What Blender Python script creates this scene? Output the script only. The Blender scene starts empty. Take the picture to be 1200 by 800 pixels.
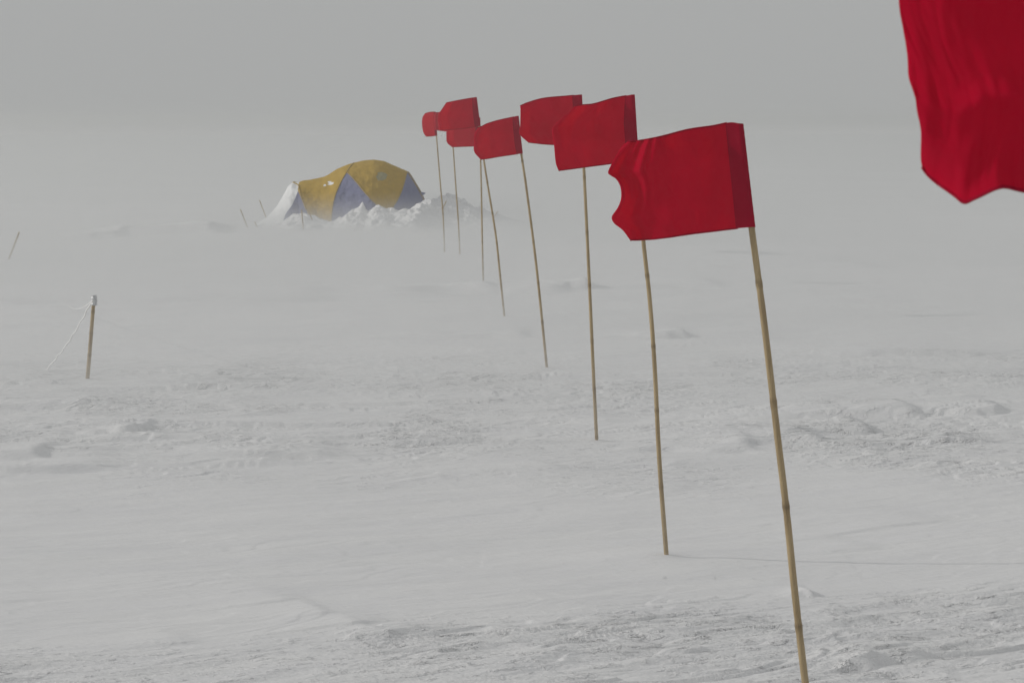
import bpy, bmesh, math, random
import numpy as np
from mathutils import Vector

random.seed(7)
sc = bpy.context.scene
COL = sc.collection
R = math.radians

# ------------------------------------------------------------------ camera
W, H, F = 1200.0, 800.0, 3000.0
EYE = 1.89
PITCH = math.atan((400 - 140) / F)
CAM = Vector((0, 0, EYE))
cp, sp_ = math.cos(PITCH), math.sin(PITCH)
FWD = Vector((0, cp, -sp_)); UP = Vector((0, sp_, cp)); RT = Vector((1, 0, 0))

def ray(px, py):
    return FWD + RT * ((px - W / 2) / F) + UP * ((H / 2 - py) / F)
def on_ground(px, py, z=0.0):
    d = ray(px, py); t = (z - EYE) / d.z
    return CAM + d * t
def at_y(px, py, Y):
    d = ray(px, py)
    return CAM + d * (Y / d.y)

cam_d = bpy.data.cameras.new('camera'); cam = bpy.data.objects.new('camera', cam_d)
COL.objects.link(cam); sc.camera = cam
cam.location = CAM; cam.rotation_euler = (R(90) - PITCH, 0, 0)
cam_d.sensor_width = 36; cam_d.lens = 36 * F / W
cam_d.clip_start = 0.05; cam_d.clip_end = 30000
cam_d.dof.use_dof = True; cam_d.dof.focus_distance = 11.0; cam_d.dof.aperture_fstop = 22

# ------------------------------------------------------------------ noise
_rng = np.random.default_rng(3)
_perm = _rng.permutation(1024)
_ga = _rng.random(1024) * 2 * np.pi
_gx, _gy = np.cos(_ga), np.sin(_ga)
def perlin(x, y, seed=0):
    x = np.asarray(x, float) + seed * 17.31; y = np.asarray(y, float) + seed * 9.77
    xi = np.floor(x).astype(np.int64); yi = np.floor(y).astype(np.int64)
    xf = x - xi; yf = y - yi
    u = xf * xf * xf * (xf * (xf * 6 - 15) + 10); v = yf * yf * yf * (yf * (yf * 6 - 15) + 10)
    def g(ix, iy, dx, dy):
        h = _perm[(_perm[ix & 1023] + iy) & 1023]
        return _gx[h] * dx + _gy[h] * dy
    a = g(xi, yi, xf, yf); b = g(xi + 1, yi, xf - 1, yf)
    c = g(xi, yi + 1, xf, yf - 1); d = g(xi + 1, yi + 1, xf - 1, yf - 1)
    return (a + u * (b - a) + v * ((c + u * (d - c)) - (a + u * (b - a)))) * 1.5
def fbm(x, y, o=4, seed=0, gain=.5):
    s = 0; a = 1.0; f = 1.0
    for i in range(o):
        s = s + a * perlin(x * f, y * f, seed + i * 3); a *= gain; f *= 2.03
    return s
def sst(a, b, x):
    t = np.clip((x - a) / (b - a), 0, 1); return t * t * (3 - 2 * t)

# ------------------------------------------------------------------ objects
def props(o, label=None, cat=None, group=None, kind=None):
    if label: o['label'] = label
    if cat: o['category'] = cat
    if group: o['group'] = group
    if kind: o['kind'] = kind
    return o
def empty(name, loc):
    o = bpy.data.objects.new(name, None); COL.objects.link(o); o.location = loc
    o.empty_display_size = .2
    return o
def mesh_obj(name, verts, faces, mat, parent=None, smooth=True, origin=None):
    """verts in world space; origin (or the parent's place) becomes the object's origin"""
    off = Vector(parent.location) if parent is not None and parent.parent is None else Vector((0, 0, 0))
    if parent is not None and parent.parent is not None:
        off = Vector(parent.parent.location)
    if parent is None and origin is not None: off = Vector(origin)
    me = bpy.data.meshes.new(name)
    me.from_pydata([tuple(Vector(v) - off) for v in verts], [], faces)
    me.materials.append(mat)
    if smooth: me.polygons.foreach_set('use_smooth', [True] * len(me.polygons))
    me.update()
    o = bpy.data.objects.new(name, me); COL.objects.link(o)
    if parent is not None: o.parent = parent
    elif origin is not None: o.location = origin
    return o
def grid_np(name, X, Y, Z, mat):
    n, m = X.shape
    me = bpy.data.meshes.new(name)
    co = np.stack([X, Y, Z], -1).reshape(-1, 3).astype(np.float32)
    idx = np.arange(n * m).reshape(n, m)
    q = np.stack([idx[:-1, :-1], idx[:-1, 1:], idx[1:, 1:], idx[1:, :-1]], -1).reshape(-1, 4)
    me.vertices.add(len(co)); me.vertices.foreach_set('co', co.ravel())
    me.loops.add(q.size); me.loops.foreach_set('vertex_index', q.ravel().astype(np.int32))
    me.polygons.add(len(q)); me.polygons.foreach_set('loop_start', (np.arange(len(q)) * 4).astype(np.int32))
    me.polygons.foreach_set('use_smooth', np.ones(len(q), bool))
    me.materials.append(mat); me.update(calc_edges=True); me.validate()
    o = bpy.data.objects.new(name, me); COL.objects.link(o)
    return o
def tube(pts, rads, seg=12, cap=True):
    """tube along points; returns verts, faces"""
    V, Fc = [], []
    n = len(pts)
    for i, (p, r) in enumerate(zip(pts, rads)):
        p = Vector(p)
        t = (Vector(pts[min(i + 1, n - 1)]) - Vector(pts[max(i - 1, 0)])).normalized()
        a = t.cross(Vector((0, 1, 0)))
        if a.length < .1: a = t.cross(Vector((1, 0, 0)))
        a.normalize(); b = t.cross(a)
        for k in range(seg):
            an = 2 * math.pi * k / seg
            V.append(p + (a * math.cos(an) + b * math.sin(an)) * r)
    for i in range(n - 1):
        for k in range(seg):
            k2 = (k + 1) % seg
            Fc.append((i * seg + k, i * seg + k2, (i + 1) * seg + k2, (i + 1) * seg + k))
    if cap:
        Fc.append(tuple(range(seg))[::-1]); Fc.append(tuple((n - 1) * seg + k for k in range(seg)))
    return V, Fc

# ------------------------------------------------------------------ materials
def mat(name):
    m = bpy.data.materials.new(name); m.use_nodes = True
    nt = m.node_tree; nt.nodes.clear()
    out = nt.nodes.new('ShaderNodeOutputMaterial')
    return m, nt, out
def N(nt, t, **kw):
    n = nt.nodes.new(t)
    for k, v in kw.items():
        if k.startswith('_'): setattr(n, k[1:], v)
        else: n.inputs[k.replace('__', ' ')].default_value = v
    return n
def ramp(nt, fac, stops):
    r = nt.nodes.new('ShaderNodeValToRGB'); nt.links.new(fac, r.inputs[0])
    e = r.color_ramp.elements
    while len(e) < len(stops): e.new(.5)
    for el, (p, c) in zip(e, stops): el.position = p; el.color = (*c, 1)
    return r.outputs[0]
def mapped(nt, scale, coord='Object', rot=(0, 0, 0)):
    tc = nt.nodes.new('ShaderNodeTexCoord'); mp = nt.nodes.new('ShaderNodeMapping')
    mp.inputs['Scale'].default_value = scale; mp.inputs['Rotation'].default_value = rot
    nt.links.new(tc.outputs[coord], mp.inputs[0]); return mp.outputs[0]

def turned(nt, scale, rot):
    tc = nt.nodes.new('ShaderNodeTexCoord'); mp = nt.nodes.new('ShaderNodeMapping'); mp.vector_type = 'TEXTURE'
    mp.inputs['Scale'].default_value = tuple(1 / q for q in scale); mp.inputs['Rotation'].default_value = (0, 0, rot)
    nt.links.new(tc.outputs['Object'], mp.inputs[0]); return mp.outputs[0]
def snow_mat(name, k=1.0, grain=1.0, ground=False):
    m, nt, out = mat(name); L = nt.links.new
    b = N(nt, 'ShaderNodeBsdfPrincipled', Roughness=.72)
    b.inputs['Specular IOR Level'].default_value = .25
    n1 = N(nt, 'ShaderNodeTexNoise', Scale=1.0, Detail=6.0); L(turned(nt, (1.0, 4, 3), .5), n1.inputs['Vector'])
    c = ramp(nt, n1.outputs['Fac'], [(.3, (.804 * k, .803 * k, .82 * k)), (.7, (.845 * k, .843 * k, .85 * k))])
    L(c, b.inputs['Base Color'])
    if ground:
        at = N(nt, 'ShaderNodeAttribute', _attribute_name='rough'); mask = at.outputs['Fac']
    def layer(scale, rot, detail, rough, lo, hi, dist, strength, prev, masked=True):
        n = N(nt, 'ShaderNodeTexNoise', Scale=1.0, Detail=float(detail), Roughness=rough); n.inputs['Distortion'].default_value = .1
        L(turned(nt, scale, rot), n.inputs['Vector'])
        mr = N(nt, 'ShaderNodeMapRange'); mr.interpolation_type = 'SMOOTHSTEP'; L(n.outputs['Fac'], mr.inputs[0])
        mr.inputs[1].default_value = lo; mr.inputs[2].default_value = hi
        h = mr.outputs[0]
        if ground and masked:
            ml = N(nt, 'ShaderNodeMath', _operation='MULTIPLY'); L(h, ml.inputs[0]); L(mask, ml.inputs[1]); h = ml.outputs[0]
        bp = N(nt, 'ShaderNodeBump', Strength=strength * grain, Distance=dist); L(h, bp.inputs['Height'])
        if prev is not None: L(prev, bp.inputs['Normal'])
        return bp.outputs[0]
    p = layer((2.8, 9.5, 8), .5, 7, .62, .25, .75, .045, .37, None)          # wind-cut streaks
    p = layer((9, 19, 14), .4, 4, .62, .52, .70, .018, .8, p)              # broken crust, clods
    p = layer((30, 44, 40), .2, 3, .6, .3, .7, .006, .6, p)                # granular
    p = layer((1.2, 6, 5), .35, 4, .5, .2, .8, .02, .35, p, False)         # faint drift ripples everywhere
    L(p, b.inputs['Normal'])
    L(b.outputs[0], out.inputs[0]); return m

def cloth_mat(name, col, trans=.35, rough=.8, weave=1400, tint=None, var=.15, bump=.15):
    m, nt, out = mat(name); L = nt.links.new
    nz = N(nt, 'ShaderNodeTexNoise', Scale=9.0, Detail=5.0); L(mapped(nt, (1, 1, 1)), nz.inputs['Vector'])
    lo = tuple(c * (1 - var) for c in col); hi = tuple(min(1, c * (1 + var)) for c in col)
    c = ramp(nt, nz.outputs['Fac'], [(.3, lo), (.7, hi)])
    b = N(nt, 'ShaderNodeBsdfPrincipled', Roughness=rough); b.inputs['Specular IOR Level'].default_value = .06
    L(c, b.inputs['Base Color'])
    t = N(nt, 'ShaderNodeBsdfTranslucent')
    if tint: t.inputs[0].default_value = (*tint, 1)
    else: L(c, t.inputs[0])
    n2 = N(nt, 'ShaderNodeTexNoise', Scale=1.0, Detail=4.0); L(mapped(nt, (60, 60, 14)), n2.inputs['Vector'])
    n3 = N(nt, 'ShaderNodeTexNoise', Scale=float(weave), Detail=1.0); L(mapped(nt, (1, 1, 1)), n3.inputs['Vector'])
    b1 = N(nt, 'ShaderNodeBump', Strength=bump, Distance=.004); L(n2.outputs['Fac'], b1.inputs['Height'])
    b2 = N(nt, 'ShaderNodeBump', Strength=.2, Distance=.0008); L(n3.outputs['Fac'], b2.inputs['Height'])
    L(b1.outputs[0], b2.inputs['Normal']); L(b2.outputs[0], b.inputs['Normal']); L(b1.outputs[0], t.inputs['Normal'])
    mx = N(nt, 'ShaderNodeMixShader'); mx.inputs[0].default_value = trans
    L(b.outputs[0], mx.inputs[1]); L(t.outputs[0], mx.inputs[2]); L(mx.outputs[0], out.inputs[0]); return m

def bamboo_mat():
    m, nt, out = mat('bamboo'); L = nt.links.new
    n1 = N(nt, 'ShaderNodeTexNoise', Scale=1.0, Detail=6.0); L(mapped(nt, (90, 90, 5)), n1.inputs['Vector'])
    n2 = N(nt, 'ShaderNodeTexNoise', Scale=5.0, Detail=3.0); L(mapped(nt, (1, 1, 1)), n2.inputs['Vector'])
    c1 = ramp(nt, n1.outputs['Fac'], [(.3, (.22, .155, .075)), (.7, (.45, .335, .185))])
    c2 = ramp(nt, n2.outputs['Fac'], [(.35, (.25, .175, .085)), (.65, (.47, .365, .20))])
    mx = N(nt, 'ShaderNodeMixRGB'); mx.inputs[0].default_value = .45; L(c1, mx.inputs[1]); L(c2, mx.inputs[2])
    at = N(nt, 'ShaderNodeAttribute', _attribute_name='ring')
    mx2 = N(nt, 'ShaderNodeMixRGB'); L(at.outputs['Fac'], mx2.inputs[0]); L(mx.outputs[0], mx2.inputs[1])
    mx2.inputs[2].default_value = (.10, .065, .03, 1)
    b = N(nt, 'ShaderNodeBsdfPrincipled', Roughness=.5); L(mx2.outputs[0], b.inputs['Base Color'])
    bp = N(nt, 'ShaderNodeBump', Strength=.3, Distance=.001); L(n1.outputs['Fac'], bp.inputs['Height']); L(bp.outputs[0], b.inputs['Normal'])
    L(b.outputs[0], out.inputs[0]); return m
def plain_mat(name, lo, hi, scale=20, rough=.6, metal=0):
    m, nt, out = mat(name); L = nt.links.new
    n1 = N(nt, 'ShaderNodeTexNoise', Scale=float(scale), Detail=5.0); L(mapped(nt, (1, 1, 1)), n1.inputs['Vector'])
    c = ramp(nt, n1.outputs['Fac'], [(.35, lo), (.65, hi)])
    b = N(nt, 'ShaderNodeBsdfPrincipled', Roughness=rough, Metallic=metal); L(c, b.inputs['Base Color'])
    L(b.outputs[0], out.inputs[0]); return m

SNOW = snow_mat('snow', .945, ground=True)
SNOWBANK = snow_mat('piled_snow', .96, .6)
RED = cloth_mat('red_nylon', (.54, .002, .040), trans=.5, tint=(.86, .004, .075), var=.12, bump=.12)
REDSLEEVE = cloth_mat('red_nylon_doubled', (.36, .002, .026), trans=.16, tint=(.5, .003, .03), var=.12)
BAMBOO = bamboo_mat()
YEL = cloth_mat('yellow_tent_fabric', (.52, .35, .07), trans=.18, var=.07, bump=.1)
BLU = cloth_mat('blue_grey_tent_fabric', (.235, .245, .37), trans=.14, var=.05, bump=.1)
LOGOM = cloth_mat('faded_tent_print', (.36, .33, .20), trans=.12, var=.1)
WHT = cloth_mat('snow_plastered_fabric', (.82, .83, .84), trans=.1, var=.03, bump=.1)
SLEEVE = cloth_mat('tent_pole_sleeve', (.42, .30, .10), trans=.05, var=.1)
DARK = plain_mat('dark_gear', (.04, .04, .045), (.09, .09, .09))
CORD = plain_mat('pale_cord', (.86, .86, .85), (.93, .93, .93), 60, .9)
FROST = plain_mat('frosted_metal', (.45, .46, .47), (.8, .81, .82), 120, .45, .2)

# ------------------------------------------------------------------ the snow surface
def px_y(x, y):           # used only to place relief bands where they lie on the ice
    return 140 + F * EYE / np.maximum(y, .5)

DRIFTS = []   # x, y, length(x), width(y), height, skew
def drift(px, py, lp, wp_, h, rot=0.0, tail=2.2):
    p = on_ground(px, py); s = F / p.y
    DRIFTS.append((p.x, p.y, lp / s, wp_, h, rot, tail))
for a in [(1052, 487, 30, .30, .065, .05), (1012, 507, 20, .30, .055, .1), (1160, 486, 22, .3, .05), (940, 518, 24, .3, .035, .05),
          (868, 526, 20, .3, .03), (154, 516, 11, .22, .06), (72, 556, 62, .3, .038, .08), (352, 539, 40, .24, .035, .05),
          (300, 546, 40, .3, .025, .05), (640, 346, 26, .5, .09), (686, 342, 6, .35, .14), (797, 396, 12, .3, .08),
          (947, 688, 9, .07, .04, .1), (1015, 774, 16, .09, .045), (1062, 768, 26, .09, .03), (1080, 609, 40, .12, .011, .55),
          (1010, 636, 26, .12, .013, .5), (238, 272, 20, 1.0, .22), (125, 276, 12, .8, .12), (30, 544, 20, .25, .05),
          (700, 492, 30, .2, .02), (60, 518, 26, .2, .018), (1170, 690, 40, .12, .02, .1), (985, 735, 20, .08, .02),
          (420, 728, 40, .10, .02, .5), (480, 738, 30, .08, .02, .5), (120, 478, 40, .2, .02), (330, 352, 50, .9, .05),
          (450, 350, 60, .9, .05, .05), (560, 345, 20, .6, .07), (1060, 415, 60, .35, .03), (250, 470, 60, .2, .015),
          (600, 396, 20, .4, .04), (820, 340, 30, .7, .05), (980, 312, 50, .8, .05)]:
    drift(*a)
for a in [(60, 480, 70, .14, .032, .06), (330, 456, 90, .12, .03, .12), (150, 450, 60, .14, .03, .05), (430, 500, 80, .14, .03, .1), (560, 470, 70, .14, .03, .15), (1110, 520, 60, .14, .03, .1),
          (250, 520, 50, .16, .034, .1), (820, 440, 90, .14, .03, .1), (1120, 416, 70, .2, .034, .05), (620, 520, 60, .14, .03, .15)]:
    drift(*a)
for _ in range(90):
    px = random.uniform(-300, 1500); py = random.choice([random.uniform(400, 560), random.uniform(690, 860), random.uniform(250, 400)])
    drift(px, py, random.uniform(14, 60), random.uniform(.08, .22) * (1 if py > 400 else 3), random.uniform(.006, .018), random.uniform(.1, .55))

FEET = [tuple(on_ground(*q).xy) for q in [(963, 960), (781, 650), (699.5, 516), (641, 430.5), (591.3, 371), (566.5, 331), (102.3, 444), (10, 304)]]
def ground_h(x, y, extra=None):
    P = px_y(x, y)
    r = np.hypot(x, y)
    z = .045 * fbm(x / 9, y / 7, 2, 1) * sst(4, 12, r)
    z = z + .012 * fbm(x / 1.6, y / .8, 2, 5)
    # roughness zones: near sastrugi field, smooth wind-packed belt, crusty middle field, smooth beyond
    edge = 15 * perlin(x * 1.1, y * .9, 8)
    slope = (x / np.maximum(y, 1)) * F * -.075
    near = sst(705, 745, P + edge - (-slope) * -1 * 1.0)
    mid = sst(400, 440, P + edge) * (1 - sst(545, 585, P + edge * 1.3))
    far = .35 * sst(300, 335, P + edge) * (1 - sst(365, 400, P + edge)) + .15
    patch = sst(-.25, .45, fbm(x * .9, y * .55, 3, 21))
    # rotate slightly: the sastrugi run a little away to the right
    c, s = math.cos(.5), math.sin(.5)
    u = x * c + y * s; v = -x * s + y * c
    w = .12 * perlin(u * 1.3, v * 3, 31)
    rid = 1 - np.abs(fbm(u * .95, (v + w) * 5.5, 2, 41)) * 1.7
    rid = np.clip(rid, 0, 1) ** 2
    sas = fbm(u * 1.1 + .3 * perlin(u * 2, v * 2, 55), (v + w) * 7, 2, 51, .55)
    z = z + near * ((.011 * rid + .012 * sas) * (.45 + .55 * patch))
    c2, s2 = math.cos(.28), math.sin(.28)
    u2 = x * c2 + y * s2; v2 = -x * s2 + y * c2
    bare = sst(-.5, .35, fbm(u2 * .5, v2 * .8, 3, 63))
    z = z + mid * (.010 * rid * patch + (.013 * fbm(u2 * 1.1, v2 * 3.4 + w, 2, 64) + .0065 * fbm(u2 * 2.0, v2 * 5.5 + w, 2, 61, .6)) * (.15 + .85 * patch) * (.3 + .7 * bare))
    # thin scarps: wind crust broken away in low steps
    q = (fbm(u * .55, v * 1.9, 3, 111) + .25 * perlin(u * 3, v * 7, 113)) * 3.2 - v * .35
    step = np.floor(q) + sst(.80, 1.0, q - np.floor(q)) - q
    z = z - .013 * step * np.clip(mid * .8 + near * .8 + .22, 0, 1) * sst(-.35, .3, fbm(u * .7, v * 1.1, 2, 117))
    z = z + far * .02 * fbm(u * .8, v * 2.0, 3, 71)
    z = z + .002 * fbm(u * 2.2, v * 6, 2, 97)
    if extra is not None: extra.append(np.clip(near * (.42 + .40 * patch) + mid * (.3 + .7 * patch) * (.3 + .7 * bare) + .25 * far + .06, 0, 1))
    for (dx, dy, lx, wy, h, rot, tail) in DRIFTS:
        X = (x - dx); Y = (y - dy)
        sel = (np.abs(X) < lx * 20) & (np.abs(Y) < wy * 6 + .5)
        if not sel.any(): continue
        X = X[sel]; Y = Y[sel]
        cc, ss = math.cos(rot), math.sin(rot)
        U = X * cc + Y * ss; V = -X * ss + Y * cc
        V = V + wy * .35 * perlin(X / lx * .3 + dx, Y * .2 + dy, 9)
        gu = np.where(U < 0, np.exp(-(np.abs(U) / (lx * (2.2 if dy < 12 else 5))) ** 1.5), np.exp(-(np.abs(U) / (lx * .9)) ** (2.4 if h < .03 else 3)))
        gv = np.where(V < 0, np.exp(-(np.abs(V) / (wy * (.22 if h < .03 else .13))) ** 3), np.exp(-(V / (wy * 2.4)) ** 2))
        if h >= .03: gv = gv - .35 * np.exp(-((V + .30 * wy) / (.17 * wy)) ** 2)
        z[sel] = z[sel] + h * np.where(dy > 12, .85, .62) * gu * gv
    for (dx, dy) in FEET:          # snow packed round the foot of each pole, with a little tail downwind
        X = x - dx; Y = y - dy
        sel = (np.abs(X) < .8) & (np.abs(Y) < .4)
        if sel.any():
            X = X[sel]; Y = Y[sel]
            z[sel] = z[sel] * (1 - .95 * np.exp(-(X / .45) ** 2 - (Y / .3) ** 2)) + .006 * np.exp(-np.where(X < 0, (X / .22) ** 2, (X / .05) ** 2) - (Y / .055) ** 2) - .007 * np.exp(-((X - .12) / .10) ** 2 - (Y / .09) ** 2)
    return z

def make_ground():
    dense = np.linspace(R(-13.5), R(13.5), 720)
    side = R(13.5) + (np.linspace(0, 1, 90)[1:] ** 1.7) * (math.pi - R(13.5))
    ang = np.concatenate([-side[::-1], dense, side])
    Pp = np.linspace(880, 178, 980)
    rr = F * EYE / (Pp - 140)
    rin = np.geomspace(.15, rr[0], 26)[:-1]
    rout = np.geomspace(rr[-1], 12000, 50)[1:]
    r = np.concatenate([rin, rr, rout])
    A, Rr = np.meshgrid(ang, r)
    X = np.sin(A) * Rr; Y = np.cos(A) * Rr
    fine = (1 - sst(R(13.5), R(17), np.abs(A)))
    Yp = np.where(np.abs(A) > R(60), Rr, np.maximum(Y, Rr * .5))
    ex = []
    Z = ground_h(X, Yp, ex)
    Z = Z * (1 - sst(120, 400, Rr)) * (.25 + .75 * np.where(np.abs(A) < R(13.6), 1, fine))
    o = grid_np('snow_ground', X, Y, Z, SNOW)
    at = o.data.attributes.new('rough', 'FLOAT', 'POINT'); at.data.foreach_set('value', (ex[0] * (1 - sst(60, 150, Rr))).astype(np.float32).ravel())
    # close the tiny hole at the photographer's feet
    me = o.data; bm = bmesh.new(); bm.from_mesh(me); bm.verts.ensure_lookup_table()
    bmesh.ops.remove_doubles(bm, verts=[v for v in bm.verts if abs(math.atan2(v.co.x, v.co.y)) > math.pi - .002], dist=1e-4)
    bm.verts.ensure_lookup_table()
    ed = [e for e in bm.edges if e.is_boundary and e.verts[0].co.length < .5 and e.verts[1].co.length < .5]
    bmesh.ops.contextual_create(bm, geom=ed)
    for f in bm.faces: f.smooth = True
    bmesh.ops.recalc_face_normals(bm, faces=bm.faces)
    bm.to_mesh(me); bm.free()
    props(o, kind='structure')
    return o
make_ground()
def gz(x, y):
    return float(ground_h(np.array([x]), np.array([y]))[0])

# ------------------------------------------------------------------ bamboo
def smooth_path(pts, n):
    """Catmull-Rom through points, n samples"""
    P = [Vector(p) for p in pts]; P = [P[0] * 2 - P[1]] + P + [P[-1] * 2 - P[-2]]
    seg = len(P) - 3; out = []
    for i in range(n):
        t = i / (n - 1) * seg; k = min(int(t), seg - 1); t -= k
        a, b, c, d = P[k:k + 4]
        out.append(.5 * ((2 * b) + (c - a) * t + (2 * a - 5 * b + 4 * c - d) * t * t + (3 * b - a - 3 * c + d) * t * t * t))
    return out
def bamboo(name, path, r0, r1, parent, node=.30, phase=0.0, seg=14, splinter=False):
    """path from the ground up"""
    length = sum((Vector(path[i + 1]) - Vector(path[i])).length for i in range(len(path) - 1))
    n = max(40, int(length / .012))
    pts = smooth_path(path, n); rads, ring = [], []
    s = 0; nodes = []
    q = phase
    while q < length + .4:
        nodes.append(q); q += node * random.uniform(.88, 1.1)
    for i, p in enumerate(pts):
        if i: s += (p - pts[i - 1]).length
        t = s / length; r = r0 + (r1 - r0) * t
        dn = min(abs(s - k) for k in nodes)
        b = math.exp(-(dn / .011) ** 2)
        rads.append(r * (1 + .12 * b - .05 * math.exp(-((dn - .02) / .012) ** 2)))
        ring.append(.55 * math.exp(-(dn / .008) ** 2))
    # slight crookedness between the nodes
    pts = [p + Vector((math.sin(i * .05 + phase * 9) * .0012, math.cos(i * .043 + phase * 5) * .0015, 0)) for i, p in enumerate(pts)]
    V, Fc = tube(pts, rads, seg)
    o = mesh_obj(name, V, Fc, BAMBOO, parent)
    at = o.data.attributes.new('ring', 'FLOAT', 'POINT')
    at.data.foreach_set('value', np.repeat(np.array(ring, np.float32), seg))
    return o

# ------------------------------------------------------------------ flags
def resample(poly, n, mul=None):
    P = [Vector(p) for p in poly]
    L = [0]
    for a, b in zip(P, P[1:]): L.append(L[-1] + (b - a).length)
    out = []
    for i in range(n):
        t = L[-1] * i / (n - 1)
        k = 0
        while k < len(L) - 2 and L[k + 1] < t: k += 1
        f = (t - L[k]) / max(1e-9, L[k + 1] - L[k]); out.append(P[k].lerp(P[k + 1], min(1, max(0, f))))
    return out
def smooth2(poly, n):
    d = smooth_path([(p[0], p[1], 0) for p in poly], 200)
    r = resample(d, n)
    return [(v.x, v.y) for v in r]

def marker_flag(label, pole_px, top_px, fly_px, bot_px, wave, Y=None, base=None, seed=0, turn=0.0, edge=1, res=(90, 64), rr=(.0105, .0085), cat='marker flag'):
    """pole_px: pixels from top to ground; top/bottom edges run hoist -> fly; fly runs top -> bottom"""
    if Y is None: Y = on_ground(*pole_px[-1]).y
    pth = [at_y(px, py, Y) for px, py in pole_px]
    if base is not None: pth[-1] = Vector(base)
    pth = pth[::-1]
    g = gz(pth[0].x, pth[0].y)
    foot = Vector((pth[0].x, pth[0].y, g))
    t = empty('marker_flag', foot)
    props(t, label, cat, 'red flags on bamboo poles in a row')
    low = pth[0] + (pth[0] - pth[1]).normalized() * .25     # goes down into the snow
    bamboo('pole', [low] + pth[:], rr[0], rr[1], t, node=.31, phase=.07 + .05 * seed)
    # cloth
    nu, nv = res
    wpos = lambda q: at_y(q[0], q[1], Y)
    top = [wpos(q) for q in smooth2(top_px, nu)]; bot = [wpos(q) for q in smooth2(bot_px, nu)]
    fly = [wpos(q) for q in smooth2(fly_px, nv)]
    h0, h1 = top[0], bot[0]
    hoist = [h0.lerp(h1, j / (nv - 1)) for j in range(nv)]
    # hoist follows the pole axis
    axis_top, axis_all = pth[-1], smooth_path(pth, 300)
    def axis_at(z):
        return min(axis_all, key=lambda p: abs(p.z - z))
    hoist = []
    for j in range(nv):
        z = h0.z + (h1.z - h0.z) * j / (nv - 1); a = axis_at(z); hoist.append(Vector((a.x, a.y, z)))
    top[0] = hoist[0]; bot[0] = hoist[-1]
    V = []
    Lm = (top[0] - top[-1]).length
    grid = [[None] * nv for _ in range(nu)]
    us = np.linspace(0, 1, nu); vs = np.linspace(0, 1, nv)
    UU, VV = np.meshgrid(us, vs, indexing='ij')
    D = wave(UU, VV)
    wr = .0035 * fbm(UU * 4 + seed * 3, VV * 3, 4, 100 + seed) * sst(.02, .35, UU)
    cr = .0016 * (1 - np.abs(fbm(UU * 9 + VV * 3, VV * 2 + seed, 3, 120 + seed))) * sst(.1, .6, UU)
    for i in range(nu):
        u = us[i]
        for j in range(nv):
            v = vs[j]
            p = (top[i] * (1 - v) + bot[i] * v) + (hoist[j] - top[0] * (1 - v) - bot[0] * v) * (1 - u) \
                + (fly[j] - top[-1] * (1 - v) - bot[-1] * v) * u ** edge
            d = D[i, j] * min(1, u / .12) + wr[i, j] + cr[i, j] + turn * u
            grid[i][j] = p + Vector((0, d, 0))
    us_n = max(4, int(nu * .13))                  # width of the pole sleeve
    V = [grid[i][j] for i in range(us_n - 2, nu) for j in range(nv)]
    n2 = nu - us_n + 2
    Fc = [(i * nv + j, i * nv + j + 1, (i + 1) * nv + j + 1, (i + 1) * nv + j) for i in range(n2 - 1) for j in range(nv - 1)]
    fl = mesh_obj('flag_cloth', V, Fc, RED, t)
    so = fl.modifiers.new('thickness', 'SOLIDIFY'); so.thickness = .0007; so.offset = 0
    # sleeve: wraps the pole, both layers stitched on to the cloth
    r = rr[1] * 1.28
    sec = []
    for j in range(nv):
        a = hoist[j]; loop = []
        for k in range(-5, 6):
            an = k / 5 * R(115)
            loop.append(a + Vector((math.cos(an) * r, math.sin(an) * r, 0)))
        back = []; frnt = []
        for i in range(3, us_n + 1, 1):
            f = (i - 2) / (us_n - 2)
            o_ = r * .85 * (1 - f) ** 1.6 + .0013
            q = grid[i][j]
            if (q.x - a.x) > -r * .6: continue
            back.append(Vector((q.x, q.y + o_, q.z))); frnt.append(Vector((q.x, q.y - o_, q.z)))
        sec.append((frnt, loop, back))
    m_ = min(len(s[0]) for s in sec)
    rows = []
    for frnt, loop, back in sec:
        rows.append(frnt[-m_:][::-1] + loop + back[-m_:])
    k_ = len(rows[0])
    V = [p for r_ in rows for p in r_]
    Fc = [(j * k_ + i, j * k_ + i + 1, (j + 1) * k_ + i + 1, (j + 1) * k_ + i) for j in range(nv - 1) for i in range(k_ - 1)]
    Fc.append(tuple(range(k_))[::-1])
    sl = mesh_obj('pole_sleeve', V, Fc, REDSLEEVE, t)
    # stitched hems along top and bottom
    def hem(edge_j, name='hem'):
        pts = [grid[i][edge_j] for i in range(us_n - 2, nu)]
        V, Fc = tube(pts, [.0021] * len(pts), 6)
        mesh_obj(name, V, Fc, REDSLEEVE, fl)
    hem(0); hem(nv - 1)
    return t

S = sst
def w1(u, v):
    a = .022 * np.sin(2 * np.pi * (1.0 * u + .15 * v)) * u
    folds = (.0045 * np.sin(2 * np.pi * (12 * u - .4 * v)) * S(.74, .84, u) + .006 * perlin(u * 16, v * 2.2, 431) * S(.55, .8, u)) * (1 - .65 * S(.25, .7, v)) * (1 - .6 * S(.93, 1, u))
    curl = -.034 * S(.86, 1, u) ** 1.5 * np.cos((v - .5) * 3.0) + .018 * S(.80, .9, u)
    soft = .006 * np.sin(2 * np.pi * (2.6 * u - 1.0 * v)) * u
    return a + folds + curl + soft
def w2(u, v): return .022 * np.sin(2 * np.pi * (.9 * u + .1)) * u - .05 * S(.75, 1, u) * (1 - v * .6) + .005 * np.sin(7 * v + 9 * u) * u
def w3(u, v): return .02 * np.sin(2 * np.pi * (.8 * u + .5)) * u - .035 * S(.8, 1, u) * (.4 + v) + .006 * np.sin(8 * v + 5 * u) * u
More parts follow.
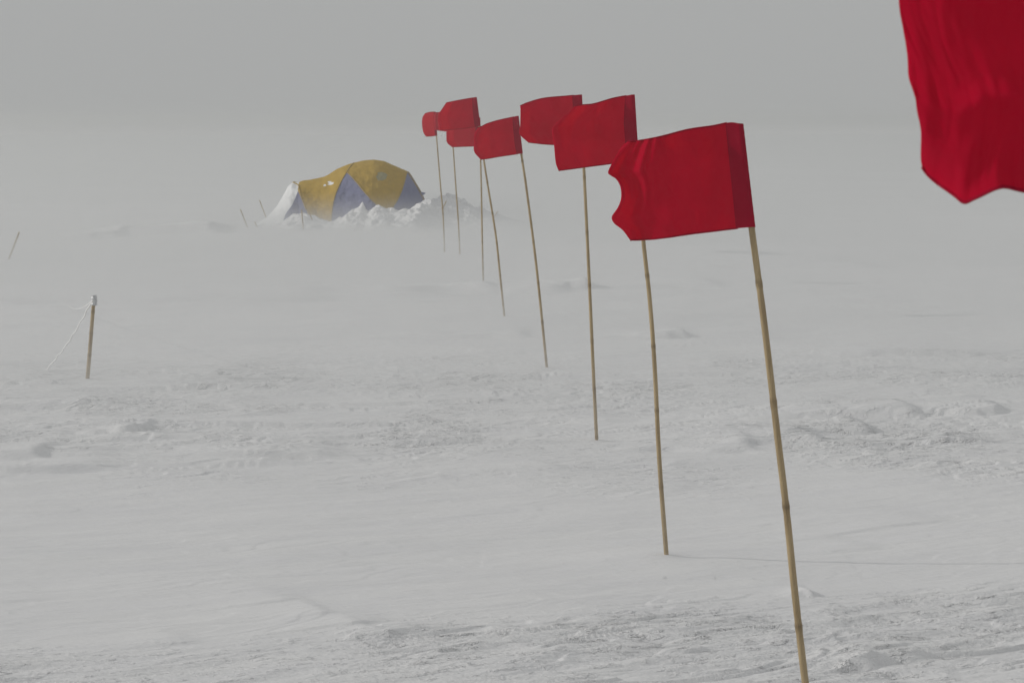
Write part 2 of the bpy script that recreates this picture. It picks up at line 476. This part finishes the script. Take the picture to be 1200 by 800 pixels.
def w4(u, v): return .015 * np.sin(2 * np.pi * (.9 * u + .2)) * u - .09 * S(.62, 1, u) * (.5 + .5 * v)
def w5(u, v): return .018 * np.sin(2 * np.pi * (.8 * u + .1)) * u - .06 * S(.75, 1, u)
def w0(u, v):
    a = .02 * np.sin(2 * np.pi * (1.0 * u + .1 * v)) * u
    q = .5 + .5 * perlin(u * 3, v * 2.5, 401)
    f = .0042 * fbm(u * 13 + 1.2 * perlin(u * 2, v * 2.2, 403), v * 1.6, 3, 402) * S(.3, .75, u) * (.5 + q)
    f2 = .010 * fbm(u * 4.5 + .8 * v, v * 1.3, 2, 405) * S(.3, .7, u)
    corner = .06 * S(.70, 1, u) * S(.80, 1, v)
    ch = -.012 * np.exp(-((v - .62 - .25 * (u - .7)) / .05) ** 2) * S(.5, .7, u)
    return a + f + f2 + corner + ch

# nearest first
marker_flag('closest red flag, cut off by the top right corner of the photo', [(1432, -62), (1440, 60), (1449, 235), (1461, 420), (1490, 900)],
            [(1434, -56), (1380, -58), (1300, -62), (1200, -66), (1120, -72), (1066, -78)],
            [(1066, -78), (1058, -40), (1055, 0), (1059, 31), (1065, 62), (1067, 90), (1071, 109), (1080.6, 150), (1091.6, 197)],
            [(1448, 236), (1380, 233), (1300, 228), (1240, 226), (1200, 224), (1171, 219), (1146, 232), (1134, 238), (1124, 229), (1102.5, 211), (1091.6, 197)],
            w0, Y=3.0, base=(.905, 3.0, 0), seed=1, res=(150, 110))
marker_flag('large red flag with a notched left edge, on the thickest pole',
            [(866.5, 146), (880.6, 266), (894, 370), (909.5, 500), (922, 600), (931.5, 690), (944, 800), (963, 960)],
            [(867, 145), (856, 143.5), (836, 147.5), (806, 152), (774, 160), (749, 165), (736, 166)],
            [(736, 166), (728.7, 172.5), (721, 185), (712.7, 201), (716, 206), (722, 210), (727, 219), (727.8, 232), (724, 243), (717, 254), (720, 262), (730, 270), (739, 282)],
            [(881, 266), (870, 267), (836, 271), (806, 274.5), (770, 279.5), (753, 281.5), (739, 282)], w1, seed=2, edge=4, res=(150, 100))
marker_flag('red flag tucked behind the large notched flag, thin pole shadow at its foot',
            [(741, 112), (746, 188), (754, 285), (761, 350), (767.3, 430), (773, 540), (781, 650)],
            [(741, 111), (719, 115), (696.5, 121.5), (683, 123), (673, 124.5)],
            [(673, 124.5), (666, 132), (652, 144), (647, 152), (649, 169), (651, 190), (654.4, 200)],
            [(746, 187.5), (716, 192), (692.5, 195), (674, 197.5), (654.4, 200)], w2, seed=3)
marker_flag('red flag with rounded lower left corner, between the boxy flag and the notched ones',
            [(680, 112), (683, 170), (688, 280), (694, 405), (699.5, 516)],
            [(680, 111), (663.8, 112.5), (637.5, 115), (619, 120), (609.4, 124)],
            [(609.4, 124), (609.8, 128), (609.6, 146), (608.4, 155.6), (612, 161), (619, 167)],
            [(683, 171), (665, 170.5), (649, 169.8), (635.6, 169), (619, 167)], w3, seed=4, res=(70, 50))
marker_flag('boxy red flag on a leaning pole, largest of the small flags nearest the tent',
            [(606.3, 137), (611.3, 182), (616.6, 220), (629, 316), (641, 430.5)],
            [(606.3, 136), (585, 140.6), (572, 144.4), (565, 147.7), (560, 150)],
            [(560, 150), (556, 157.5), (555.5, 168), (556, 178), (563.4, 187)],
            [(611, 180), (585, 183.8), (574, 185.7), (563.4, 187)], w4, seed=5, res=(60, 44))
marker_flag('small red flag with a peaked upper right corner, topmost right of the tent',
            [(557.6, 115), (562, 150), (567, 187), (572, 220), (580.8, 275), (586.3, 324.6), (591.3, 371)],
            [(557.6, 114), (540, 117), (523, 120.5)], [(523, 120.5), (518.4, 127.5), (514, 135), (514.5, 146), (516, 153)],
            [(562, 148), (545, 150.5), (530, 152), (516, 153)], w5, seed=6, res=(50, 36))
marker_flag('small red flag tucked below the peaked flag, on an almost upright pole',
            [(561.8, 139), (563.3, 187), (564, 220), (565, 280), (566.5, 331)],
            [(561.8, 138), (545, 142), (530, 145)], [(530, 145), (524, 152), (523.3, 160), (524, 167), (529.7, 172.5)],
            [(562.8, 171.5), (545, 172), (529.7, 172.5)], w5, seed=7, res=(40, 30))
marker_flag('mostly hidden red flag behind the peaked flag, beside the palest one',
            [(528, 130), (531.3, 175), (534.3, 220), (537, 260), (539, 300)],
            [(528, 130), (520, 131), (509, 132)], [(509, 132), (508, 140), (509, 152.5)],
            [(529.6, 155), (520, 154), (509, 152.5)], w5, seed=8, turn=.3, res=(40, 30))
marker_flag('smallest and palest red flag, at the far left end of the row',
            [(509.6, 131), (511.6, 160), (516.5, 220), (519, 250), (521, 297)],
            [(510, 131), (504, 131.5), (499, 133)], [(499, 133), (496, 138), (495.5, 146), (497, 155), (500, 160)],
            [(511.5, 159), (506, 159.8), (500, 160)], w5, seed=9, turn=-.25, res=(40, 30))

# ------------------------------------------------------------------ tent
TY = 46.0
TS = F / TY
TGY = 140 + F * EYE / TY + .5
def tx(px): return (px - 600) / TS
def tz(py): return (TGY - py) / TS
SIL = [(296, 266), (303, 261), (316, 252), (326, 240), (333, 228), (339, 217), (344, 213.5), (350, 214.5), (358, 212), (366, 210), (380, 207), (388, 203), (396, 198), (406, 193.5),
       (416, 190.3), (428, 187.8), (438, 187.2), (450, 188.7), (460, 193), (470, 198), (478, 201.5), (482, 207), (486, 213.5), (490, 220), (494, 227), (498, 235), (502, 244), (505, 252), (508, 262)]
HW = [(296, .30), (320, .55), (344, .72), (366, .80), (390, .92), (416, 1.12), (440, 1.22), (465, 1.15), (485, .95), (498, .7), (508, .4)]
def interp(tab, q): return np.interp(q, [a for a, _ in tab], [b for _, b in tab])
BLUE = {
 'blue_side': [(352.3, 224), (346, 240), (339, 249), (334, 262), (334, 280), (375, 280), (370, 262), (364, 247), (358, 234)],
 'door_panel': [(409.5, 202), (403, 213), (398, 225), (394, 240), (392, 262), (391, 280), (462, 280), (459, 262), (458, 250), (450, 242), (439, 232), (427.5, 219.5), (417, 208)],
 'end_panel': [(478, 201.5), (476.5, 212), (473.6, 222), (469, 233), (463.5, 242), (461, 252), (460, 280), (520, 280), (520, 201)],
}
WHITE = [(280, 290), (280, 200), (347, 200), (352, 216), (352.3, 225), (346, 240), (339, 249), (334, 262), (334, 290)]
def inside(poly, x, y):
    r = np.zeros(x.shape, bool); n = len(poly)
    for i in range(n):
        x1, y1 = poly[i]; x2, y2 = poly[(i + 1) % n]
        c = ((y1 > y) != (y2 > y)); xs = (x2 - x1) * (y - y1) / ((y2 - y1) if y2 != y1 else 1e-9) + x1
        r ^= c & (x < xs)
    return r
def polydist(poly, x, y, closed=True):
    d = np.full(x.shape, 1e9); n = len(poly)
    for i in range(n if closed else n - 1):
        x1, y1 = poly[i]; x2, y2 = poly[(i + 1) % n]
        l2 = (x2 - x1) ** 2 + (y2 - y1) ** 2 + 1e-9
        t = np.clip(((x - x1) * (x2 - x1) + (y - y1) * (y2 - y1)) / l2, 0, 1)
        d = np.minimum(d, np.hypot(x - x1 - t * (x2 - x1), y - y1 - t * (y2 - y1)))
    return d
SEAMS = [BLUE['blue_side'], BLUE['door_panel'], BLUE['end_panel'], WHITE]
def tent_surface():
    ns, nt_ = 620, 420
    q = np.linspace(296.5, 507.5, ns)
    top = np.maximum(np.interp(q, [a for a, _ in SIL], [tz(b) for _, b in SIL]), .01)
    k = np.ones(7) / 7; top = np.convolve(np.pad(top, 3, 'edge'), k, 'valid')
    hw = interp(HW, q)
    th = np.linspace(0, math.pi, nt_)
    Q, T = np.meshgrid(q, th, indexing='ij')
    TP = top[:, None] + 0 * T; Hh = hw[:, None] + 0 * T
    ex = .82
    Yv = -np.sign(np.cos(T)) * np.abs(np.cos(T)) ** .9 * Hh
    Zv = np.maximum(np.sin(T), 0) ** ex * TP
    X0 = (Q - 600) / TS
    # where a point of the front half shows in elevation
    PQ = Q; PZ = TGY - Zv * TS
    front = Yv < 0
    dd = np.full(Q.shape, 1e9)
    for s_ in SEAMS: dd = np.minimum(dd, polydist(s_, PQ, PZ))
    ridge = np.minimum(np.abs(PQ - (409.5 + .0 * PZ)), 99)
    sag = .055 * S(0, 14, dd)
    ny = Yv / np.maximum(Hh, .1); nz_ = Zv / np.maximum(TP, .1)
    Yv = Yv - ny * sag; 
    Zv = Zv - nz_ * sag * .25 + .01 * fbm(X0 * 4, T * 3, 3, 200) * S(.05, .3, Zv)
    Yv = Yv + .018 * fbm(X0 * 5, Zv * 6, 3, 210)
    return Q, PZ, X0, Yv + TY, Zv
def build_tent():
    Q, PZ, X, Y, Z = tent_surface()
    g0 = gz(-2.5, TY) + .02
    Z = Z + g0
    ctr = Vector((tx(420), TY, g0))
    t = empty('dome_tent', ctr)
    props(t, 'yellow and blue-grey dome tent with a white snow-plastered left end, banked with snow', 'tent')
    Qc = (Q[:-1, :-1] + Q[1:, 1:]) / 2; Pc = (PZ[:-1, :-1] + PZ[1:, 1:]) / 2
    cls = np.zeros(Qc.shape, int)
    names = list(BLUE)
    for i, nme in enumerate(names): cls[inside(BLUE[nme], Qc, Pc)] = i + 1
    cls[inside(WHITE, Qc, Pc)] = 5
    LOGO = None; logo = (((Qc - 450) / 6) ** 2 + ((Pc - 205.5) / 4.4) ** 2 + .5 * perlin(Qc * .4, Pc * .5, 6) < 1) & (Y[:-1, :-1] < TY)
    cls[logo & (cls == 0)] = 6
    frost = ((((Qc - 390.5) / 4.2) ** 2 + ((Pc - 213.5) / 2.7) ** 2 < .6 + .8 * perlin(Qc * .6, Pc * .7, 4)) |
             (((Qc - 383.5) / 2.2) ** 2 + ((Pc - 216) / 1.6) ** 2 < .6 + .8 * perlin(Qc * .7, Pc * .8, 5))) & (Y[:-1, :-1] < TY)
    cls[frost & (cls == 0)] = 7
    m = Q.shape[1]
    def part(name, sel, mt, label=None, parent=t, lift=0):
        ii, jj = np.nonzero(sel)
        if not len(ii): return None
        quads = np.stack([ii * m + jj, (ii + 1) * m + jj, (ii + 1) * m + jj + 1, ii * m + jj + 1], -1)
        u, inv = np.unique(quads, return_inverse=True); inv = inv.reshape(-1, 4)
        co = np.stack([X.ravel()[u], Y.ravel()[u], Z.ravel()[u]], -1)
        o = mesh_obj(name, [Vector(c) for c in co], [tuple(int(a) for a in f) for f in inv], mt, parent)
        if label: o['label'] = label
        return o
    fly = part('fly_sheet', cls == 0, YEL)
    fr = Y[:-1, :-1] < TY
    part('side_panel', (cls == 1) & fr, BLU, 'small blue-grey triangular panel beside the white end')
    part('door_panel', (cls == 2) & fr, BLU, 'large blue-grey triangular door')
    part('side_panel', (cls == 3) & fr, BLU, 'blue-grey panel at the right end')
    part('side_panel', (cls == 1) & ~fr, BLU); part('door_panel', (cls == 2) & ~fr, BLU); part('side_panel', (cls == 3) & ~fr, BLU)
    part('vestibule_flap', cls == 5, WHT, 'white sunlit end flap')
    part('logo_patch', cls == 6, LOGOM, parent=fly)
    part('frost_patch', cls == 7, WHT, parent=fly)
    # pole sleeves along the seams, front and back
    def lookup(px, py, back=False):
        i = int(np.argmin(np.abs(Q[:, 0] - px))); h = m // 2
        rowp = PZ[i, :h] if not back else PZ[i, h:]
        rowY = Y[i, :h] if not back else Y[i, h:]
        j = int(np.argmin(np.abs(rowp - py))) + (h if back else 0)
        p = Vector((X[i, j], Y[i, j], Z[i, j])); c = Vector((X[i, j], TY, g0))
        return p + (p - c).normalized() * .006
    lines = [[(344, 214), (352, 217), (357, 231), (363, 245)],
             [(416, 190.8), (411, 198), (409.5, 202), (403, 213), (398, 225), (394, 240), (392, 262)],
             [(409.5, 202), (417, 208), (427.5, 219.5), (439, 232), (450, 242), (458, 252)],
             [(478, 202), (476.5, 212), (473.6, 222), (469, 233), (463.5, 242), (461, 254)],
             [(478, 202), (486, 214), (494, 228), (502, 245)]]
    for back in (False, True):
        for ln in lines:
            pp = [(v.x, v.y) for v in resample([(a, b, 0) for a, b in ln], 30)]
            pts = [lookup(a, b, back) for a, b in pp]
            pts = [(pts[max(0, i - 1)] + pts[i] * 2 + pts[min(len(pts) - 1, i + 1)]) / 4 for i in range(len(pts))]
            V, Fc = tube(pts, [.010] * len(pts), 8)
            mesh_obj('tent_pole', V, Fc, SLEEVE, t)
    # torn tab flapping at the right end
    a = lookup(493, 223); b = lookup(495, 230)
    tip = Vector((tx(499.5), a.y - .02, g0 + tz(227)))
    mesh_obj('guy_tab', [a, b, tip, a + Vector((0, .02, 0)), b + Vector((0, .02, 0))], [(0, 1, 2), (3, 2, 4), (0, 2, 3), (1, 4, 2), (0, 3, 4, 1)], BLU, t, smooth=False)
    return t
build_tent()

# ------------------------------------------------------------------ snow bank round the tent
def build_bank():
    cx0 = tx(425)
    xs = np.linspace(tx(262), tx(640), 900); ys = np.linspace(TY - 4.2, TY + 2.6, 420)
    X, Yv = np.meshgrid(xs, ys, indexing='ij')
    PX = X * TS + 600
    crest = np.interp(PX, [262, 285, 300, 320, 340, 352, 362, 378, 392, 402, 414, 428, 436, 448, 460, 470, 482, 495, 510, 524, 531, 545, 570, 600, 630],
                      [0, .02, .03, .05, .10, .20, .21, .16, .10, .12, .20, .27, .22, .29, .27, .24, .27, .34, .38, .42, .40, .34, .23, .10, 0])
    fy = TY - 1.30 + 1.15 * S(488, 525, PX)     # crest line in front of the fabric, curling round the right end
    d = Yv - fy
    prof = np.where(d < 0, np.exp(-(np.abs(d) / 1.35) ** 2.0), 1 - .35 * S(0, .8, d)) 
    prof = prof * (1 - S(1.9, 3.6, d))
    # blocks: cellular lumps
    lump = np.zeros(X.shape)
    rg = np.random.default_rng(5)
    for i in range(520):
        qx = rg.uniform(300, 545); yy = TY - 1.30 + 1.15 * float(S(488, 525, qx)) + rg.normal(-.25, .42); xx = (qx - 600) / TS
        rad = rg.uniform(.04, .13) * (1.4 if rg.random() < .15 else 1); hh = rad * rg.uniform(.5, 1.2)
        sel = (np.abs(X - xx) < rad * 1.6) & (np.abs(Yv - yy) < rad * 1.8)
        if not sel.any(): continue
        a = rg.uniform(0, 3.14); c, s = math.cos(a), math.sin(a)
        U = ((X[sel] - xx) * c + (Yv[sel] - yy) * s) / rad; V = (-(X[sel] - xx) * s + (Yv[sel] - yy) * c) / (rad * 1.2)
        b = np.clip(1.25 - np.maximum(np.abs(U), np.abs(V)) * 1.1 - .2 * (U * rg.uniform(-1, 1) + V * rg.uniform(-1, 1)), 0, 1)
        lump[sel] = np.maximum(lump[sel], hh * S(0, .55, b))
    amp = S(0, .12, crest) 
    crest = crest * 1.10
    Z = crest * prof * (1 + .25 * fbm(X * 3, Yv * 3, 3, 300)) + lump * .33 * (.5 + .5 * S(375, 410, PX)) * amp * S(.02, .5, prof) + .02 * fbm(X * 9, Yv * 9, 3, 310) * S(.02, .2, crest * prof)
    # a few spikes of wind-cut snow against the door
    for (px, h, w) in [(430, .12, .05), (449, .09, .08), (404, .07, .05), (418, .05, .08)]:
        Z += h * np.exp(-(np.abs(X - tx(px)) / w) ** 1.3 - (np.abs(Yv - fy - .02) / .10) ** 1.5)
    ex = np.minimum(S(0, .06, (X - xs[0]) / (xs[-1] - xs[0])), 1 - S(.93, 1, (X - xs[0]) / (xs[-1] - xs[0])))
    ey = np.minimum(S(0, .25, (Yv - ys[0]) / (ys[-1] - ys[0])), 1 - S(.85, 1, (Yv - ys[0]) / (ys[-1] - ys[0])))
    G = ground_h(X, Yv)
    o = grid_np('snow_bank', X, Yv, G - .03 + (Z + .02) * ex * ey, SNOWBANK)
    me = o.data; org = Vector((tx(425), TY - 1, 0)); me.transform(__import__('mathutils').Matrix.Translation(-org)); o.location = org
    props(o, 'rough bank of shovelled snow blocks piled against the foot of the tent', 'snow bank')
build_bank()

# ------------------------------------------------------------------ stakes
def stake(label, top, foot, r=.011, Y=None, group='short bamboo stakes anchoring the tent', sink=.2, lift=0.0):
    if Y is None: Y = on_ground(*foot).y
    a = at_y(*top, Y); b = at_y(*foot, Y)
    o = empty('bamboo_stake', b); props(o, label, 'stake', group)
    dn = (b - a).normalized()
    bamboo('cane', [b + dn * sink, b, (a + b) / 2, a], r, r * .85, o, node=.16, phase=.05, seg=10)
    return o, a, b
TF = TY - 1.0
stake('thin stake leaning left, outermost on the white left side of the tent', (281.7, 245.5), (292, 271.5), Y=44.6)
stake('thin stake leaning left just behind the foot of the white tent flap', (304, 234.5), (312.5, 257), Y=46.6)
stake('shortest stake at the foot of the white tent flap', (298, 259.5), (303.5, 270), Y=44.4)
stake('upright stake in front of the small blue-grey side panel', (353.5, 246), (356.5, 281), Y=43.2, r=.013)
stake('short slanting stake between the upright stake and the yellow saddle', (361, 246.5), (367, 260), Y=44.2)
stake('short stake poking out of the snow bank at the right end of the tent', (523, 235.5), (517.5, 247), Y=44.8)
stake('short slanting stake in the shadow right of the snow bank', (583.5, 247.5), (575, 259.5), Y=45.2)
stake('lone slanting stake near the left edge of the photo', (22.5, 272), (10, 304), r=.014, group='stakes standing apart on the snow at left')
o, a, b = stake('lone stake with a frosted white knob on top and a cord to the snow', (110.3, 349), (102.3, 444), r=.0155, group='stakes standing apart on the snow at left')
# frosted knob: tape and ice round the head of the stake
pts = [a + Vector((.0, 0, -.055)), a + Vector((0, 0, -.045)), a + Vector((.002, 0, -.03)), a + Vector((.001, 0, -.018)), a + Vector((0, 0, -.005)), a + Vector((.001, 0, .012)), a + Vector((0, 0, .022))]
pts = smooth_path(pts, 28)
rad = [.016 + .007 * abs(math.sin(i * .42)) + .003 * math.sin(i * 2.1) for i in range(28)]
rad[0] = .016; rad[-1] = .006; rad[-2] = .014
V, Fc = tube(pts, rad, 14)
mesh_obj('frosted_knob', V, Fc, FROST, o)
def cord(name, p, q, sagz, r, label, cat, parent=None, n=40, fr=0):
    pts = []
    for i in range(n):
        t = i / (n - 1); v = p.lerp(q, t); v.z -= sagz * 4 * t * (1 - t)
        v += Vector((.004 * math.sin(i * 1.1), 0, .003 * math.sin(i * 1.7))) * fr
        pts.append(v)
    V, Fc = tube(pts, [r * (1 + .35 * fr * random.random()) for _ in pts], 6)
    oo = mesh_obj(name, V, Fc, CORD, parent, origin=None if parent else tuple(p))
    if label: props(oo, label, cat)
    return oo
cord('guy_cord', a + Vector((-.01, 0, -.01)), on_ground(51, 436), .05, .0048, 'pale frosted cord running from the knobbed stake down left to the snow', 'cord', fr=1.0)
cord('guy_cord', a + Vector((0, .01, 0)), at_y(50, 268, a.y + 22), .5, .0025, 'barely visible cord running from the knobbed stake back into the blowing snow', 'cord')

# a speck of gear far out on the ice
far = Vector(((31 - 600) / F * 240, 240, 0))
e = empty('fuel_can', far); props(e, 'tiny dark speck of gear far out on the ice at left', 'fuel can')
V, Fc = tube([far + Vector((0, 0, z * .42)) for z in (-.05, .28, .29, .31, .32, .58, .59, .61, .62, .86, .88, .89, .98)], [q * .5 for q in (.29, .29, .305, .305, .29, .29, .305, .305, .29, .29, .27, .07, .07)], 20)
mesh_obj('can_shell', V, Fc, DARK, e)

# ------------------------------------------------------------------ air
def box(name, lo, hi, m):
    x0, y0, z0 = lo; x1, y1, z1 = hi
    V = [(x0, y0, z0), (x1, y0, z0), (x1, y1, z0), (x0, y1, z0), (x0, y0, z1), (x1, y0, z1), (x1, y1, z1), (x0, y1, z1)]
    Fc = [(0, 3, 2, 1), (4, 5, 6, 7), (0, 1, 5, 4), (1, 2, 6, 5), (2, 3, 7, 6), (3, 0, 4, 7)]
    return mesh_obj(name, V, Fc, m, smooth=False)
def vol(name, dens, col, an=0.0):
    m, nt, out = mat(name)
    v = N(nt, 'ShaderNodeVolumePrincipled', Density=dens, Anisotropy=an); v.inputs['Color'].default_value = (*col, 1)
    nt.links.new(v.outputs[0], out.inputs['Volume']); return m
props(box('haze', (-13000, -13000, -1.2), (13000, 13000, 2.7), vol('haze_air', .0037, (.76, .77, .765), .5)), kind='stuff')
def drift_vol():
    m, nt, out = mat('drifting_snow_air'); L = nt.links.new
    v = N(nt, 'ShaderNodeVolumePrincipled', Density=.1, Anisotropy=.5); v.inputs['Color'].default_value = (.835, .845, .845, 1)
    n1 = N(nt, 'ShaderNodeTexNoise', Scale=1.0, Detail=2.0); L(turned(nt, (.10, .35, 1.2), .12), n1.inputs['Vector'])
    mr = N(nt, 'ShaderNodeMapRange'); L(n1.outputs['Fac'], mr.inputs[0])
    for k, q in zip((1, 2, 3, 4), (.36, .66, .05, .32)): mr.inputs[k].default_value = q
    tc = nt.nodes.new('ShaderNodeTexCoord'); sx = nt.nodes.new('ShaderNodeSeparateXYZ'); L(tc.outputs['Object'], sx.inputs[0])
    fz = N(nt, 'ShaderNodeMapRange'); L(sx.outputs[2], fz.inputs[0])
    for k, q in zip((1, 2, 3, 4), (0, .66, 1, 0)): fz.inputs[k].default_value = q
    ml = N(nt, 'ShaderNodeMath', _operation='MULTIPLY'); L(mr.outputs[0], ml.inputs[0]); L(fz.outputs[0], ml.inputs[1])
    d = ml.outputs[0]
    for k, (a, b_) in ((1, (9, 26)), (1, (292, 170)), (0, (68, 50)), (0, (-68, -50))):
        f = N(nt, 'ShaderNodeMapRange'); f.interpolation_type = 'SMOOTHSTEP'; L(sx.outputs[k], f.inputs[0])
        f.inputs[1].default_value = a; f.inputs[2].default_value = b_; f.inputs[3].default_value = .3 if a == 9 else 0; f.inputs[4].default_value = 1
        m2 = N(nt, 'ShaderNodeMath', _operation='MULTIPLY'); L(d, m2.inputs[0]); L(f.outputs[0], m2.inputs[1]); d = m2.outputs[0]
    L(d, v.inputs['Density']); L(v.outputs[0], out.inputs['Volume']); return m
props(box('drifting_snow', (-70, 3, -.6), (70, 300, .9), drift_vol()), kind='stuff')

# ------------------------------------------------------------------ light
SUN_EL, SUN_AZ = R(22), R(-87)      # azimuth measured from +Y towards +X: the sun stands at the left, just beyond square
sd = bpy.data.lights.new('sun', 'SUN'); sd.energy = 3.5; sd.angle = R(.6); sd.color = (1, .965, .91)
so = bpy.data.objects.new('sun', sd); COL.objects.link(so)
dv = Vector((math.sin(SUN_AZ) * math.cos(SUN_EL), math.cos(SUN_AZ) * math.cos(SUN_EL), math.sin(SUN_EL)))
so.rotation_euler = dv.to_track_quat('Z', 'Y').to_euler(); so.location = (-8, 6, 8)

w = bpy.data.worlds.new('World'); sc.world = w; w.use_nodes = True
nt = w.node_tree; nt.nodes.clear(); L = nt.links.new
sky = nt.nodes.new('ShaderNodeTexSky'); sky.sky_type = 'NISHITA'; sky.sun_disc = False
sky.sun_elevation = SUN_EL; sky.sun_rotation = SUN_AZ; sky.dust_density = 6.0; sky.air_density = 1.0; sky.ozone_density = 1.0
hs = nt.nodes.new('ShaderNodeHueSaturation'); hs.inputs['Saturation'].default_value = .12; L(sky.outputs[0], hs.inputs['Color'])
mx = nt.nodes.new('ShaderNodeMixRGB'); mx.inputs[0].default_value = .8; L(hs.outputs[0], mx.inputs[1]); mx.inputs[2].default_value = (11.0, 11.17, 11.1, 1)   # thick white overcast of blown snow
bg = nt.nodes.new('ShaderNodeBackground'); bg.inputs[1].default_value = .1; L(mx.outputs[0], bg.inputs[0])
out = nt.nodes.new('ShaderNodeOutputWorld'); L(bg.outputs[0], out.inputs[0])

sc.view_settings.view_transform = 'Standard'; sc.view_settings.look = 'None'
sc.view_settings.gamma = 1; sc.view_settings.exposure = -1.18
sc.view_settings.use_curve_mapping = False
sc.render.engine = 'CYCLES'
cy = sc.cycles
cy.volume_step_rate = .095; cy.volume_max_steps = 256; cy.use_denoising = True; cy.max_bounces = 8; cy.diffuse_bounces = 3; cy.volume_bounces = 3; cy.transparent_max_bounces = 8
cy.caustics_reflective = False; cy.caustics_refractive = False
